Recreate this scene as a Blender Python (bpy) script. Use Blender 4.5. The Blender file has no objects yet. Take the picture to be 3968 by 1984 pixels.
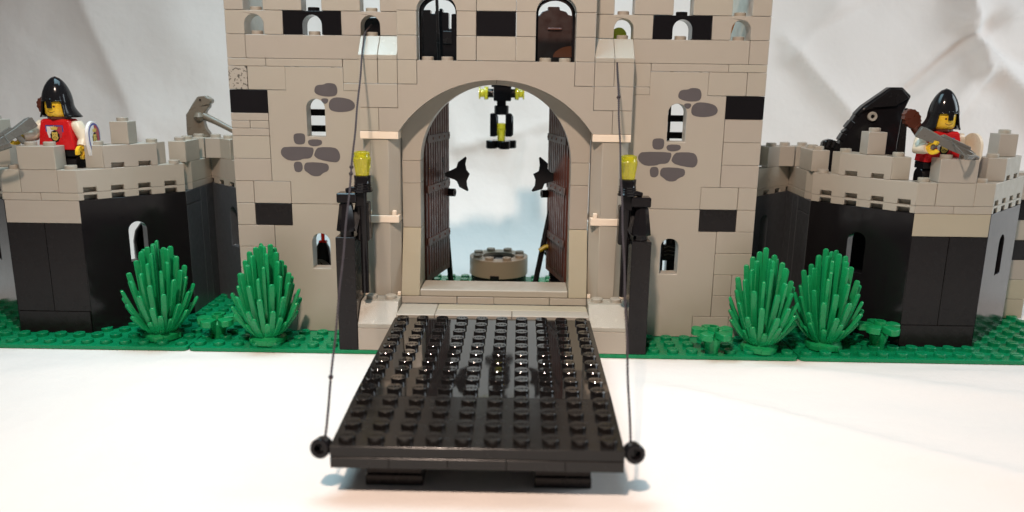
import bpy, bmesh, math, random
from math import pi, sin, cos, radians, sqrt, atan2, hypot
from mathutils import Vector, Matrix
from mathutils.geometry import tessellate_polygon
random.seed(7)
S = bpy.context.scene
COL = S.collection
# ---------------------------------------------------------------- camera, world, lamps, exposure (1 unit = 1 stud = 8 mm)
S.unit_settings.scale_length = 0.008
cd = bpy.data.cameras.new('camera'); cam = bpy.data.objects.new('camera', cd); COL.objects.link(cam)
R_ = Vector((0.99983703, 0.01233914, 0.01317805)); U_ = Vector((-0.0155927, 0.22235274, 0.97484159)); F_ = Vector((-0.00909853, 0.9748882, -0.2225089))
cam.matrix_world = Matrix(((R_.x, U_.x, -F_.x, 1.3228), (R_.y, U_.y, -F_.y, -40.5458), (R_.z, U_.z, -F_.z, 13.9669), (0, 0, 0, 1)))
cd.sensor_width = 36.0; cd.lens = 36.0 * 3020.4 / 3968.0; cd.clip_start = 0.5; cd.clip_end = 600
cd.dof.use_dof = True; cd.dof.focus_distance = 41.0; cd.dof.aperture_fstop = 0.095
S.camera = cam
W = bpy.data.worlds.new('World'); S.world = W; W.use_nodes = True
bg = W.node_tree.nodes['Background']; bg.inputs[0].default_value = (0.62, 0.66, 0.72, 1); bg.inputs[1].default_value = 0.13
def area(name, loc, target, size, power, col, sy=None, spread=180):
    l = bpy.data.lights.new(name, 'AREA'); l.energy = power; l.color = col; l.size = size
    if sy: l.shape = 'RECTANGLE'; l.size_y = sy
    o = bpy.data.objects.new(name, l); COL.objects.link(o); o.location = loc
    o.rotation_euler = (Vector(target) - Vector(loc)).to_track_quat('-Z', 'Y').to_euler(); o['kind'] = 'structure'; l.spread = radians(spread)
    return o
area('warm_lamp', (-8, -48, 62), (2, -8, 0), 4.2, 18300, (1.0, 0.78, 0.645), spread=101)
area('ceiling_light', (-11, 1, 50), (-5, 4, 6), 21, 13500, (0.54, 0.85, 1.0), 32, spread=128)
area('window_light', (85, -5, 40), (20, 0, 6), 30, 33000, (0.80, 0.92, 1.0), 40)
S.view_settings.view_transform = 'Standard'; S.view_settings.look = 'None'; S.view_settings.exposure = -0.12; S.view_settings.gamma = 1
S.render.engine = 'CYCLES'
# ---------------------------------------------------------------- materials
M = {}
def mat(name, col, rough=0.3, vary=0.05, hue=0.0, bump=0.02, bscale=3.0, spec=0.5, trans=0.0, coat=0.0, metal=0.0, sss=0.0, speck=0.0, glit=0.0):
    m = bpy.data.materials.new(name); m.use_nodes = True; nt = m.node_tree; N = nt.nodes; L = nt.links
    p = N['Principled BSDF']; tc = N.new('ShaderNodeTexCoord')
    oi = N.new('ShaderNodeObjectInfo')
    p.inputs['Roughness'].default_value = rough; p.inputs['Specular IOR Level'].default_value = spec
    p.inputs['Transmission Weight'].default_value = trans; p.inputs['Coat Weight'].default_value = coat; p.inputs['Metallic'].default_value = metal
    if sss: p.inputs['Subsurface Weight'].default_value = sss; p.inputs['Subsurface Radius'].default_value = (.3, .2, .1)
    c = N.new('ShaderNodeMix'); c.data_type = 'RGBA'
    a = [max(0, x * (1 - vary)) for x in col]; b = [min(1, x * (1 + vary)) for x in col]
    a[0] *= (1 + hue); b[0] *= (1 - hue * .3); b[2] *= (1 - hue); b[1] *= (1 + hue * .2)
    c.inputs[6].default_value = (*a, 1); c.inputs[7].default_value = (*b, 1)
    nz = N.new('ShaderNodeTexNoise'); nz.inputs['Scale'].default_value = .35; L.new(tc.outputs['Object'], nz.inputs['Vector'])
    ad = N.new('ShaderNodeMath'); ad.operation = 'MULTIPLY_ADD'; ad.inputs[1].default_value = .5
    L.new(nz.outputs['Fac'], ad.inputs[0]); mm = N.new('ShaderNodeMath'); mm.operation = 'MULTIPLY'; mm.inputs[1].default_value = .55
    L.new(oi.outputs['Random'], mm.inputs[0]); L.new(mm.outputs[0], ad.inputs[2]); L.new(ad.outputs[0], c.inputs[0])
    src = c.outputs[2]
    if speck:
        sp = N.new('ShaderNodeTexNoise'); sp.inputs['Scale'].default_value = 7.5; sp.inputs['Detail'].default_value = 4
        cr = N.new('ShaderNodeValToRGB'); cr.color_ramp.elements[0].position = .56; cr.color_ramp.elements[0].color = (1, 1, 1, 1)
        cr.color_ramp.elements[1].position = .60; cr.color_ramp.elements[1].color = (1 - speck,) * 3 + (1,)
        L.new(tc.outputs['Object'], sp.inputs['Vector']); L.new(sp.outputs['Fac'], cr.inputs['Fac'])
        mx = N.new('ShaderNodeMix'); mx.data_type = 'RGBA'; mx.blend_type = 'MULTIPLY'; mx.inputs[0].default_value = 1
        L.new(src, mx.inputs[6]); L.new(cr.outputs['Color'], mx.inputs[7]); src = mx.outputs[2]
    L.new(src, p.inputs['Base Color'])
    # light handling wear in the gloss
    rn = N.new('ShaderNodeTexNoise'); rn.inputs['Scale'].default_value = 2.2; rn.inputs['Detail'].default_value = 6
    L.new(tc.outputs['Object'], rn.inputs['Vector'])
    mr = N.new('ShaderNodeMapRange'); mr.inputs['From Min'].default_value = .35; mr.inputs['From Max'].default_value = .7
    mr.inputs['To Min'].default_value = rough * .85; mr.inputs['To Max'].default_value = min(1, rough * 1.35 + .02)
    L.new(rn.outputs['Fac'], mr.inputs['Value']); L.new(mr.outputs[0], p.inputs['Roughness'])
    if bump:
        bn = N.new('ShaderNodeTexNoise'); bn.inputs['Scale'].default_value = bscale; bn.inputs['Detail'].default_value = 3
        bp = N.new('ShaderNodeBump'); bp.inputs['Strength'].default_value = 1; bp.inputs['Distance'].default_value = bump
        L.new(tc.outputs['Object'], bn.inputs['Vector']); L.new(bn.outputs['Fac'], bp.inputs['Height']); L.new(bp.outputs[0], p.inputs['Normal'])
    if glit:
        v = N.new('ShaderNodeTexNoise'); v.inputs['Scale'].default_value = 26; v.inputs['Detail'].default_value = 2
        b2 = N.new('ShaderNodeBump'); b2.inputs['Distance'].default_value = glit
        L.new(tc.outputs['Object'], v.inputs['Vector']); L.new(v.outputs['Fac'], b2.inputs['Height']); L.new(b2.outputs[0], p.inputs['Normal'])
    M[name] = m; return m
mat('grey', (.40, .366, .315), .36, .06, .04, .0012, 1.2)
mat('grey_rough', (.40, .375, .32), .2, .04, .02, 0, 1, glit=.018)
mat('grey_speckled', (.41, .38, .33), .35, .04, .02, .004, speck=.75)
mat('tan_grey', (.42, .385, .29), .34, .05, .04, .004)
mat('cream', (.88, .75, .60), .35, .03, 0, .003)
mat('black', (.010, .009, .010), .11, .25, 0, .003, 1.0, .26)
mat('black_satin', (.014, .0125, .013), .22, .2, 0, .003, 1.0, .2)
mat('black_haze', (.062, .067, .074), .36, .2, 0, .004, 1.0, .6)  # base colour lifted to grey, painting in the reflected haze on nook panels
mat('black_rough', (.014, .014, .015), .3, .2, 0, 0, 1.0, .28, glit=.03)
mat('bridge_worn', (.014, .012, .011), .2, .2, 0, .003, .8, .3)
mat('bridge_black', (.010, .0085, .008), .04, .2, 0, .002, .8, .95)
mat('print_grey', (.098, .088, .092), .42, .05, 0, 0)
mat('plate_green', (.003, .22, .085), .25, .08, 0, .006, 2, .3)
mat('leaf_green', (.006, .255, .08), .28, .1, 0, .004, 3, .35)
mat('red', (.62, .012, .015), .25, .05, 0, .003)
mat('yellow', (.82, .52, .03), .27, .03, 0, .002, sss=.05)
mat('sleeve', (.72, .62, .47), .3, .03, 0, .002)
mat('blue', (.05, .07, .30), .35, .03, 0, 0)
mat('white', (.78, .76, .74), .3, .03, 0, 0)
mat('gold', (.62, .46, .10), .35, .03, 0, 0)
mat('crest_red', (.42, .05, .06), .35, .03, 0, 0)
mat('well_tan', (.27, .22, .16), .36, .05, 0, .003)
mat('brown', (.10, .028, .015), .28, .1, 0, .004)
mat('door_brown', (.085, .024, .015), .38, .1, 0, .01, 8)
mat('cabinet_brown', (.030, .011, .008), .4, .1, 0, .004)
mat('door_red', (.22, .05, .018), .4, .1, 0, .004)
mat('door_strap', (.11, .075, .07), .45, .05, 0, .004)
mat('dark_grey', (.135, .13, .115), .25, .06, 0, .004)
mat('bird_grey', (.17, .145, .11), .3, .05, 0, .004)
mat('clear_yellow', (.85, .80, .05), .06, .02, 0, .004, trans=.75, spec=.6)
mat('clear_red', (.85, .02, .01), .08, .02, 0, 0, trans=.5)
mat('orange', (.8, .22, .02), .3, .03, 0, 0)
mat('olive_yellow', (.33, .25, .02), .3, .03, 0, .002)
mat('olive', (.34, .32, .02), .3, .03, 0, 0)
mat('rope', (.035, .025, .028), .9, .1, 0, .02, 20)
def cloth_mat():
    m = bpy.data.materials.new('white_cloth'); m.use_nodes = True; nt = m.node_tree; N = nt.nodes; L = nt.links
    p = N['Principled BSDF']; p.inputs['Roughness'].default_value = .9; p.inputs['Base Color'].default_value = (.82, .76, .715, 1)
    p.inputs['Sheen Weight'].default_value = .1
    tc = N.new('ShaderNodeTexCoord'); n1 = N.new('ShaderNodeTexNoise'); n1.inputs['Scale'].default_value = .11; n1.inputs['Detail'].default_value = 5
    n2 = N.new('ShaderNodeTexNoise'); n2.inputs['Scale'].default_value = 9; n2.inputs['Detail'].default_value = 3
    b1 = N.new('ShaderNodeBump'); b1.inputs['Distance'].default_value = .55; b2 = N.new('ShaderNodeBump'); b2.inputs['Distance'].default_value = .012
    L.new(tc.outputs['Object'], n1.inputs[0]); L.new(tc.outputs['Object'], n2.inputs[0]); L.new(n1.outputs[0], b1.inputs['Height']); L.new(n2.outputs[0], b2.inputs['Height'])
    L.new(b1.outputs[0], b2.inputs['Normal']); L.new(b2.outputs[0], p.inputs['Normal']); M['cloth'] = m
cloth_mat()
# ---------------------------------------------------------------- object helpers
ORG = {}
def props(o, label=None, cat=None, group=None, kind=None):
    for k, v in (('label', label), ('category', cat), ('group', group), ('kind', kind)):
        if v: o[k] = v
    return o
def thing(name, label, cat, loc=(0, 0, 0), group=None, rot=(0, 0, 0), scale=(1, 1, 1)):
    o = bpy.data.objects.new(name, None); COL.objects.link(o); o.location = loc; o.rotation_euler = rot; o.scale = scale
    o.empty_display_size = .2; ORG[o.name] = Vector(loc); return props(o, label, cat, group)
def add(name, me, m=None, parent=None, loc=(0, 0, 0), rot=(0, 0, 0), bev=0, label=None, local=False):
    if m is not None and (not me.materials or me.materials[0] is not M[m]):
        if me.materials: me = me.copy(); me.materials.clear()
        me.materials.append(M[m])
    o = bpy.data.objects.new(name, me); COL.objects.link(o)
    if parent is not None:
        o.parent = parent
        loc = Vector(loc) - (ORG.get(parent.name, Vector()) if not local else Vector())
    o.location = loc; o.rotation_euler = rot
    if bev:
        b = o.modifiers.new('bevel', 'BEVEL'); b.width = bev; b.segments = 1; b.limit_method = 'ANGLE'; b.angle_limit = radians(40)
    if label: o['label'] = label
    return o
def finish(bm, smooth=True, ang=34):
    bmesh.ops.recalc_face_normals(bm, faces=bm.faces)
    me = bpy.data.meshes.new('mesh'); bm.to_mesh(me); bm.free()
    if smooth:
        me.polygons.foreach_set('use_smooth', [True] * len(me.polygons)); me.set_sharp_from_angle(angle=radians(ang))
    return me
def cached(f):
    d = {}
    def g(*a):
        k = tuple(tuple(round(float(y), 4) if not isinstance(y, str) else y for y in x) if isinstance(x, (tuple, list)) else (round(x, 4) if isinstance(x, float) else x) for x in a)
        if k not in d: d[k] = f(*a)
        return d[k]
    return g
@cached
def box_me(dx, dy, dz, c, m):
    """chamfered box centred on its origin"""
    bm = bmesh.new(); hx, hy, hz = dx / 2, dy / 2, dz / 2; V = {}
    for sx in (-1, 1):
        for sy in (-1, 1):
            for sz in (-1, 1):
                for ax in range(3):
                    p = [sx * hx, sy * hy, sz * hz]
                    for k in range(3):
                        if k != ax: p[k] -= (sx, sy, sz)[k] * c
                    V[sx, sy, sz, ax] = bm.verts.new(p)
    for ax in range(3):
        o1, o2 = [k for k in range(3) if k != ax]
        for s in (-1, 1):
            q = []
            for a, b in ((-1, -1), (1, -1), (1, 1), (-1, 1)):
                t = [0, 0, 0]; t[ax] = s; t[o1] = a; t[o2] = b; q.append(V[t[0], t[1], t[2], ax])
            bm.faces.new(q)
        for a in (-1, 1):
            for b in (-1, 1):   # edges along ax between faces o1, o2
                t0 = [0, 0, 0]; t0[ax] = -1; t0[o1] = a; t0[o2] = b; t1 = list(t0); t1[ax] = 1
                bm.faces.new([V[(*t0, o1)], V[(*t1, o1)], V[(*t1, o2)], V[(*t0, o2)]])
    for sx in (-1, 1):
        for sy in (-1, 1):
            for sz in (-1, 1):
                bm.faces.new([V[sx, sy, sz, k] for k in range(3)])
    me = finish(bm, False); me.materials.append(M[m]); return me
def lathe(prof, seg=24, cap=True):
    bm = bmesh.new(); rings = []
    for r, z in prof:
        if r < 1e-5: rings.append([bm.verts.new((0, 0, z))])
        else: rings.append([bm.verts.new((r * cos(2 * pi * k / seg), r * sin(2 * pi * k / seg), z)) for k in range(seg)])
    for a, b in zip(rings, rings[1:]):
        for k in range(seg):
            j = (k + 1) % seg
            if len(a) == 1 and len(b) == 1: continue
            if len(a) == 1: bm.faces.new([a[0], b[j], b[k]])
            elif len(b) == 1: bm.faces.new([a[k], a[j], b[0]])
            else: bm.faces.new([a[k], a[j], b[j], b[k]])
    if cap:
        for r in (rings[0], rings[-1]):
            if len(r) > 2: bm.faces.new(r)
    return finish(bm)
def logo_mesh():
    c = bpy.data.curves.new('lettering', 'FONT'); c.body = 'LEGO'; c.size = .185; c.extrude = .012; c.resolution_u = 2; c.align_x = 'CENTER'; c.align_y = 'CENTER'; c.space_character = 1.12; c.offset = .004
    o = bpy.data.objects.new('lettering', c); COL.objects.link(o); dg = bpy.context.evaluated_depsgraph_get()
    me = bpy.data.meshes.new_from_object(o.evaluated_get(dg)); bpy.data.objects.remove(o); bpy.data.curves.remove(c); return me
LOGO = logo_mesh()
@cached
def stud_me(m):
    me = lathe([(.3, 0), (.3, .185), (.288, .2), (0, .2)], 20, False)
    bm = bmesh.new(); bm.from_mesh(me); k = len(bm.verts); bm.from_mesh(LOGO); bm.verts.ensure_lookup_table()
    for v in bm.verts[k:]: v.co.z += .203
    bm.to_mesh(me); bm.free(); me.set_sharp_from_angle(angle=radians(34)); me.materials.append(M[m]); return me
def prism(loops, d, ax=((1, 0, 0), (0, 0, 1), (0, 1, 0)), org=(0, 0, 0), smooth=True, ang=34):
    """loops of 2-D points (first the outline, then holes) swept a distance d"""
    if not isinstance(loops[0][0], (tuple, list)): loops = [loops]
    u, w, n = (Vector(a) for a in ax); org = Vector(org)
    flat = [p for l in loops for p in l]; tris = tessellate_polygon([[Vector((p[0], p[1], 0)) for p in l] for l in loops])
    bm = bmesh.new(); A = [bm.verts.new(org + u * p[0] + w * p[1]) for p in flat]; B = [bm.verts.new(org + u * p[0] + w * p[1] + n * d) for p in flat]
    for t in tris:
        try: bm.faces.new([A[i] for i in t]); bm.faces.new([B[i] for i in reversed(t)])
        except ValueError: pass
    i0 = 0
    for l in loops:
        for k in range(len(l)):
            a, b = i0 + k, i0 + (k + 1) % len(l)
            try: bm.faces.new([A[a], A[b], B[b], B[a]])
            except ValueError: pass
        i0 += len(l)
    bmesh.ops.dissolve_limit(bm, angle_limit=radians(.5), verts=bm.verts, edges=bm.edges)
    return finish(bm, smooth, ang)
def tube(pts, rad, seg=8, caps=True, flat=None):
    """pts with per-point radius; flat=(a,b) cross-section scaling"""
    bm = bmesh.new(); rings = []; n = len(pts); P = [Vector(p) for p in pts]; up = Vector((0, 0, 1))
    T0 = (P[1] - P[0]).normalized()
    if abs(T0.dot(up)) > .9: up = Vector((0, 1, 0))
    X = T0.cross(up).normalized()
    for i in range(n):
        T = (P[min(i + 1, n - 1)] - P[max(i - 1, 0)]).normalized()
        X = (X - T * X.dot(T)).normalized(); Y = T.cross(X)
        r = rad[i] if isinstance(rad, (list, tuple)) else rad; fa, fb = flat or (1, 1)
        rings.append([bm.verts.new(P[i] + X * r * fa * cos(2 * pi * k / seg + pi / seg) + Y * r * fb * sin(2 * pi * k / seg + pi / seg)) for k in range(seg)])
    for a, b in zip(rings, rings[1:]):
        for k in range(seg): bm.faces.new([a[k], a[(k + 1) % seg], b[(k + 1) % seg], b[k]])
    if caps: bm.faces.new(rings[0]); bm.faces.new(rings[-1])
    return finish(bm, ang=50)
G = .011  # half the joint between neighbouring pieces
def bx(root, name, x0, x1, y0, y1, z0, z1, m='grey', studs=(), label=None, c=.022, gap=G, local=False):
    if x0 > x1: x0, x1 = x1, x0
    j = lambda: random.uniform(-.006, .006)
    me = box_me(x1 - x0 - 2 * gap, y1 - y0 - .004, z1 - z0 - 1.2 * gap, c, m)
    o = add(name, me, None, root, ((x0 + x1) / 2 + j(), (y0 + y1) / 2 + j(), (z0 + z1) / 2), (0, 0, random.uniform(-.002, .002)), label=label, local=local)
    for sx, sy in studs:
        s = add('stud', stud_me(m), None, o, (sx - (x0 + x1) / 2, sy - (y0 + y1) / 2, (z1 - z0) / 2 - .008), local=True)
    return o
def arc(cx, cz, r, a0, a1, n, rz=None):
    rz = rz or r
    return [(cx + r * cos(radians(a0 + (a1 - a0) * k / n)), cz + rz * sin(radians(a0 + (a1 - a0) * k / n))) for k in range(n + 1)]
# ---------------------------------------------------------------- the cloth: one sheet, table top sweeping up into a backdrop
def px2(u, v): return ((u - 1921) / 43.5 + 1.0, 13.97 - (v - 303) / 43.0)
RIDGES = []
def ridge(u0, v0, u1, v1, w, h): RIDGES.append((px2(u0, v0), px2(u1, v1), w, h))
ridge(2960, 200, 3290, 560, .9, 1.3); ridge(3600, 120, 3225, 470, .6, -1.2); ridge(3620, 170, 3330, 420, .5, .55)
ridge(3640, 250, 3480, 470, .5, .6); ridge(3700, 260, 3560, 480, .5, -.5); ridge(3540, -80, 3640, 230, .8, 1.6)
ridge(3600, 130, 4050, 560, 1.2, 2.0); ridge(3640, 150, 4050, 330, 1.3, -1.9); ridge(3740, 60, 4100, -120, 1.2, 1.6)
ridge(3100, 20, 2950, 200, .6, .5); ridge(3290, -20, 2960, 150, .7, -.5); ridge(250, -60, 480, 520, 1.8, .9); ridge(3900, 100, 3960, 260, .8, -1.0)
ridge(1700, 560, 1860, 520, .9, .9); ridge(1860, 520, 2150, 440, 1.2, .8); ridge(1950, 560, 1900, 820, .7, .8); ridge(2050, 540, 2010, 760, .7, .8); ridge(1700, 830, 2120, 780, 1.0, .5); ridge(1680, 640, 1900, 700, 1.1, -.5)
ridge(100, 200, 600, 560, 2.0, -.35)
from mathutils import noise
FOLDS = [((9, -7.5), (22, -16.5), 1.0, .62), ((14, -3.5), (30, -9), 1.1, .45), ((18, -2.5), (34, -5.5), .9, .4), ((-27, -6.8), (-15, -3.6), .7, .16), ((-30, -4.4), (-12, -3.2), .6, .12)]
def cloth():
    xs = [-110 + .8 * k for k in range(75)] + [-50 + .36 * k for k in range(279)] + [50.5 + .8 * k for k in range(75)]
    path = []
    y = -75.0
    while y < 21: path.append((y, -.24, 0, 0)); y += 1.2 if y < -20 else .8
    for k in range(1, 13):
        a = radians(84) * k / 12; path.append((21 + 7 * sin(a), -.24 + 7 * (1 - cos(a)), sin(a), cos(a)))
    ly, lz = path[-1][0], path[-1][1]
    for k in range(1, 131): path.append((ly + .036 * k, lz + .36 * k, 1, .1))
    for k in range(1, 20): path.append((ly + 4.7 + .1 * k, lz + 47 + 2.0 * k, 1, .1))
    vs, fs = [], []
    for (y, z, s, c) in path:
        z0 = z
        for x in xs:
            d = 0.0
            if s > 0:
                for (a, b, w, h) in RIDGES:
                    dx, dz = b[0] - a[0], b[1] - a[1]; L2 = dx * dx + dz * dz
                    t = ((x - a[0]) * dx + (z - a[1]) * dz) / L2
                    if t < -.3 or t > 1.3: continue
                    q = ((x - a[0]) * dz - (z - a[1]) * dx) / sqrt(L2)
                    if abs(q) > 9 * w: continue
                    e = 1.0
                    if t < 0: e = max(0, 1 + t / .3)
                    if t > 1: e = max(0, 1 - (t - 1) / .3)
                    e = e * e * (3 - 2 * e); f = math.exp(-abs(q) / (w * .75)) if q > 0 else math.exp(-abs(q) / (w * 2.0))
                    d += h * e * f
                d += (.5 * noise.noise(Vector((x * .07, z * .09, 3))) + .45 * noise.noise(Vector((x * .19, z * .16, 7)))) * s
                vs.append((x, y - d * s * .85, z + d * c * .2))
            else:
                f = min(1, max(0, (-y - 3) / 10))
                fl = 0.0
                for (a, b, w, h) in FOLDS:
                    dx, dy = b[0] - a[0], b[1] - a[1]; L2 = dx * dx + dy * dy; t = ((x - a[0]) * dx + (y - a[1]) * dy) / L2
                    if -.25 < t < 1.25:
                        q = ((x - a[0]) * dy - (y - a[1]) * dx) / sqrt(L2); e = min(1, (t + .25) / .25, (1.25 - t) / .25)
                        fl += h * max(0, e) * math.exp(-(q / w) ** 2)
                z = z0 + fl * min(1, max(0, (-2.6 - y) / 1.5))
                vs.append((x, y, z + (.10 * max(0, noise.noise(Vector((x * .11, y * .07, 9)))) * f if y < -3 and abs(x) > 8 else 0)))
    nx = len(xs)
    for i in range(len(path) - 1):
        for k in range(nx - 1): a = i * nx + k; fs.append((a, a + 1, a + nx + 1, a + nx))
    me = bpy.data.meshes.new('cloth'); me.from_pydata(vs, [], fs); me.polygons.foreach_set('use_smooth', [True] * len(fs))
    o = add('backdrop_sheet', me, 'cloth'); props(o, 'plain white cloth sheet laid under the castle and swept up behind it', None, None, 'structure')
cloth()
# ---------------------------------------------------------------- baseplates
def baseplate(x0, x1, label, cuts):
    y0, y1 = -2, 14
    t = thing('baseplate', label, 'baseplate', ((x0 + x1) / 2, (y0 + y1) / 2, -.22), 'green studded baseplates under the castle')
    g = .03; r = .3; a, b, c, d = x0 + g, x1 - g, y0, y1
    pts = arc(a + r, c + r, r, 180, 270, 5) + arc(b - r, c + r, r, 270, 360, 5) + arc(b - r, d - r, r, 0, 90, 5) + arc(a + r, d - r, r, 90, 180, 5)
    add('plate', prism(pts, .2, ((1, 0, 0), (0, 1, 0), (0, 0, 1)), (0, 0, -.21)), 'plate_green', t, (0, 0, 0), bev=.03).location = -ORG[t.name]
    rest = bmesh.new(); n = 0; cand = []
    for i in range(int(x1 - x0)):
        for j in range(16):
            x, y = x0 + i + .5, y0 + j + .5
            if any(p <= x <= q and s <= y <= u for p, q, s, u in cuts): continue
            cand.append((y, x))
    cand.sort()
    for k, (y, x) in enumerate(cand):
        if k < 290: add('stud', stud_me('plate_green'), None, t, (x, y, -.015))
        else:
            q = bmesh.ops.create_cone(rest, segments=12, radius1=.3, radius2=.3, depth=.2, cap_ends=True, matrix=Matrix.Translation((x, y, .085)))
    if len(rest.verts):
        o = add('stud_field', finish(rest), 'plate_green', t, (0, 0, 0)); o.location = -ORG[t.name]; o['kind'] = 'stuff'
    else: rest.free()
    return t
baseplate(-32, -16, 'green studded baseplate under the left black corner tower, nearest the left edge', [(-26, -22, 0, 16), (-30, -17.9, 4, 16)])
baseplate(-16, 16, 'widest green studded baseplate, under the gatehouse between the two others', [(-8, 8, -2, 2), (-14, -5, 1, 3), (5, 14, 1, 3)])
baseplate(16, 32, 'green studded baseplate under the right black corner tower', [(22, 26, 0, 16), (17.9, 30, 4, 16)])
# ---------------------------------------------------------------- gatehouse
gh = thing('gatehouse', 'tall grey toy brick gatehouse with great arch, black accent bricks and printed stones', 'castle gatehouse', (0, 1, 0))
def at_origin(o, root): o.location = -ORG[root.name]; return o
BLOBS = [  # printed stones: outline points in studs relative to the window axis
 [(-0.03, 13.17), (0.02, 13.39), (0.16, 13.49), (0.48, 13.51), (0.62, 13.59), (0.93, 13.59), (1.12, 13.51), (1.2, 13.27), (1.17, 13.03), (1.01, 12.91), (0.58, 12.89), (0.24, 12.95), (0.02, 13.05)],
 [(0.3, 12.75), (0.42, 12.81), (0.66, 12.8), (0.7, 12.69), (0.62, 12.55), (0.5, 12.51), (0.37, 12.59)],
 [(0.7, 12.53), (0.8, 12.75), (1.04, 12.87), (1.49, 12.85), (1.9, 12.75), (2.1, 12.53), (2.06, 12.29), (1.8, 12.15), (1.29, 12.09), (0.88, 12.15), (0.72, 12.27)],
 [(-1.24, 10.84), (-1.14, 10.96), (-0.73, 10.98), (-0.6, 10.86), (-0.62, 10.5), (-0.75, 10.38), (-1.08, 10.38), (-1.22, 10.5)],
 [(-0.5, 10.54), (-0.37, 10.66), (0.2, 10.66), (0.3, 10.52), (0.22, 10.36), (-0.14, 10.28), (-0.42, 10.34)],
 [(-1.91, 10.14), (-1.72, 10.26), (-0.27, 10.26), (-0.17, 10.12), (-0.27, 9.78), (-0.42, 9.64), (-0.81, 9.62), (-0.94, 9.54), (-1.52, 9.5), (-1.83, 9.68), (-1.97, 9.9)],
 [(-0.06, 10.14), (0.1, 10.26), (0.92, 10.26), (1.14, 10.1), (1.23, 9.78), (1.14, 9.52), (0.92, 9.44), (0.1, 9.58), (-0.17, 9.76), (-0.17, 9.9)],
 [(-1.3, 9.31), (-1.21, 9.47), (-0.91, 9.47), (-0.82, 9.31), (-0.82, 9.03), (-0.99, 8.89), (-1.23, 8.93), (-1.28, 9.11)],
 [(-0.73, 9.34), (-0.54, 9.46), (0.45, 9.42), (0.6, 9.26), (0.56, 9.0), (0.26, 8.88), (0.08, 8.7), (-0.32, 8.7), (-0.58, 8.9), (-0.75, 9.02)]]
def window_loop(cx, z0, w, h, n=14): return [(cx - w / 2, z0), (cx + w / 2, z0)] + arc(cx, z0 + h - w / 2, w / 2, 0, 180, n)
def panels(s):
    g = G
    for z0 in (0, 7.2):
        out = [(11 * s, z0 + g), (11 * s, z0 + 1.2 + g), ((12 - g) * s, z0 + 1.2 + g), ((12 - g) * s, z0 + 6 - g), (11 * s, z0 + 6 - g), (11 * s, z0 + 7.2 - g), (8.0 * s if z0 else 7.0 * s, z0 + 7.2 - g)]
        if z0: out += [(8 * s, z0 + 6), (7 * s, z0 + 6)]
        out += [(7 * s, z0 + g)]
        if s > 0: out = out[::-1]
        hole = window_loop(9.5 * s, z0 + 3.6, .98, 1.98)
        p = at_origin(add('wall_panel', prism([out, hole], .9, org=(0, 1.004, 0)), 'grey', gh, bev=.02), gh)
        for r in (0, 1):
            pass
    # printed stones in thin ink
    for b in BLOBS:
        pts = [(9.5 * s + (q[0] * 1.0), q[1]) for q in b]
        sm = []
        for k in range(len(pts)):   # one round of corner cutting
            a, c = pts[k], pts[(k + 1) % len(pts)]; sm += [(a[0] * .75 + c[0] * .25, a[1] * .75 + c[1] * .25), (a[0] * .25 + c[0] * .75, a[1] * .25 + c[1] * .75)]
        if min(abs(q[0]) for q in sm) < 7.02: sm = [(max(q[0], 7.03) if s > 0 else min(q[0], -7.03), q[1]) for q in sm]
        at_origin(add('printed_stone', prism(sm, .006, org=(0, .997, 0)), 'print_grey', gh), gh)
    def B(x0, x1, z0, z1, m='grey', st=(), y0=1, y1=2, nm=None):
        return bx(gh, nm or ('plate' if z1 - z0 < .5 else 'brick'), x0 * s, x1 * s, y0, y1, z0, z1, m, [(q * s, w) for q, w in st])
    # quoin column
    B(12, 14, 10.8, 12) if s > 0 else [B(12, 14, 10.8, 11.2), B(12, 14, 11.6, 12), B(12, 13, 11.2, 11.6), B(13, 14, 11.2, 11.6)]
    B(12, 14, 12, 13.2, 'black'); B(12, 14, 9.6, 10.8); B(12, 14, 8.4, 9.6); B(13, 14, 7.2, 8.4); B(11, 13, 7.2, 8.4)
    B(13, 14, 6, 7.2); B(11, 13, 6, 7.2, 'black_satin'); B(12, 14, 4.8, 6); B(12, 14, 3.6, 4.8)
    B(12, 13, 2.4, 3.6); B(13, 14, 2.4, 3.6); B(12, 14, 1.2, 2.4); B(11, 13, 0, 1.2); B(13, 14, 0, 1.2)
    if s < 0: B(13, 14, 13.2, 14.4, 'grey_speckled'); B(11, 13, 13.2, 14.4)
    else: B(13, 14, 13.2, 14.4); B(11, 13, 13.2, 14.4)
    B(12, 14, 14.4, 14.8); B(8, 12, 14.4, 14.8)
    B(7, 8, 13.6, 14.8); B(7, 8, 13.2, 13.6)
    B(13, 14, 14.8, 16, st=[]); B(7, 13, 14.8, 16, st=[(12.5, 1.5), (9.5, 1.5)])
    # small arch bricks
    for x0, m in ((11, 'grey'), (8, 'black'), (5, 'grey')):
        a, b = sorted((x0 * s, (x0 + 3) * s)); cx = (a + b) / 2
        out = [(a + G, 16 + G), (cx - .5, 16 + G)] + arc(cx, 16.5, .5, 180, 0, 14) + [(cx + .5, 16 + G), (b - G, 16 + G), (b - G, 17.2 - G), (a + G, 17.2 - G)]
        at_origin(o := add('arch_brick', prism(out, .99, org=(0, 1.004 if x0 != 5 else 1.004, 0)), m, gh, bev=.02), gh)
        add('stud', stud_me(m), None, o, (cx, 1.5, 17.19), local=True)
    B(6, 7, 14.8, 16, st=[(6.5, 1.5)], y0=1.02)
    # battlement blocks over the arches, leaving one-stud gaps
    B(13, 14, 17.2, 18.4); B(10, 12, 17.2, 18.4); B(7, 9, 17.2, 18.4); B(5, 6, 17.2, 18.4)
    B(12, 14, 18.4, 19.6); B(7, 12, 18.4, 19.6); B(5, 7, 18.4, 19.6)
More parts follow.
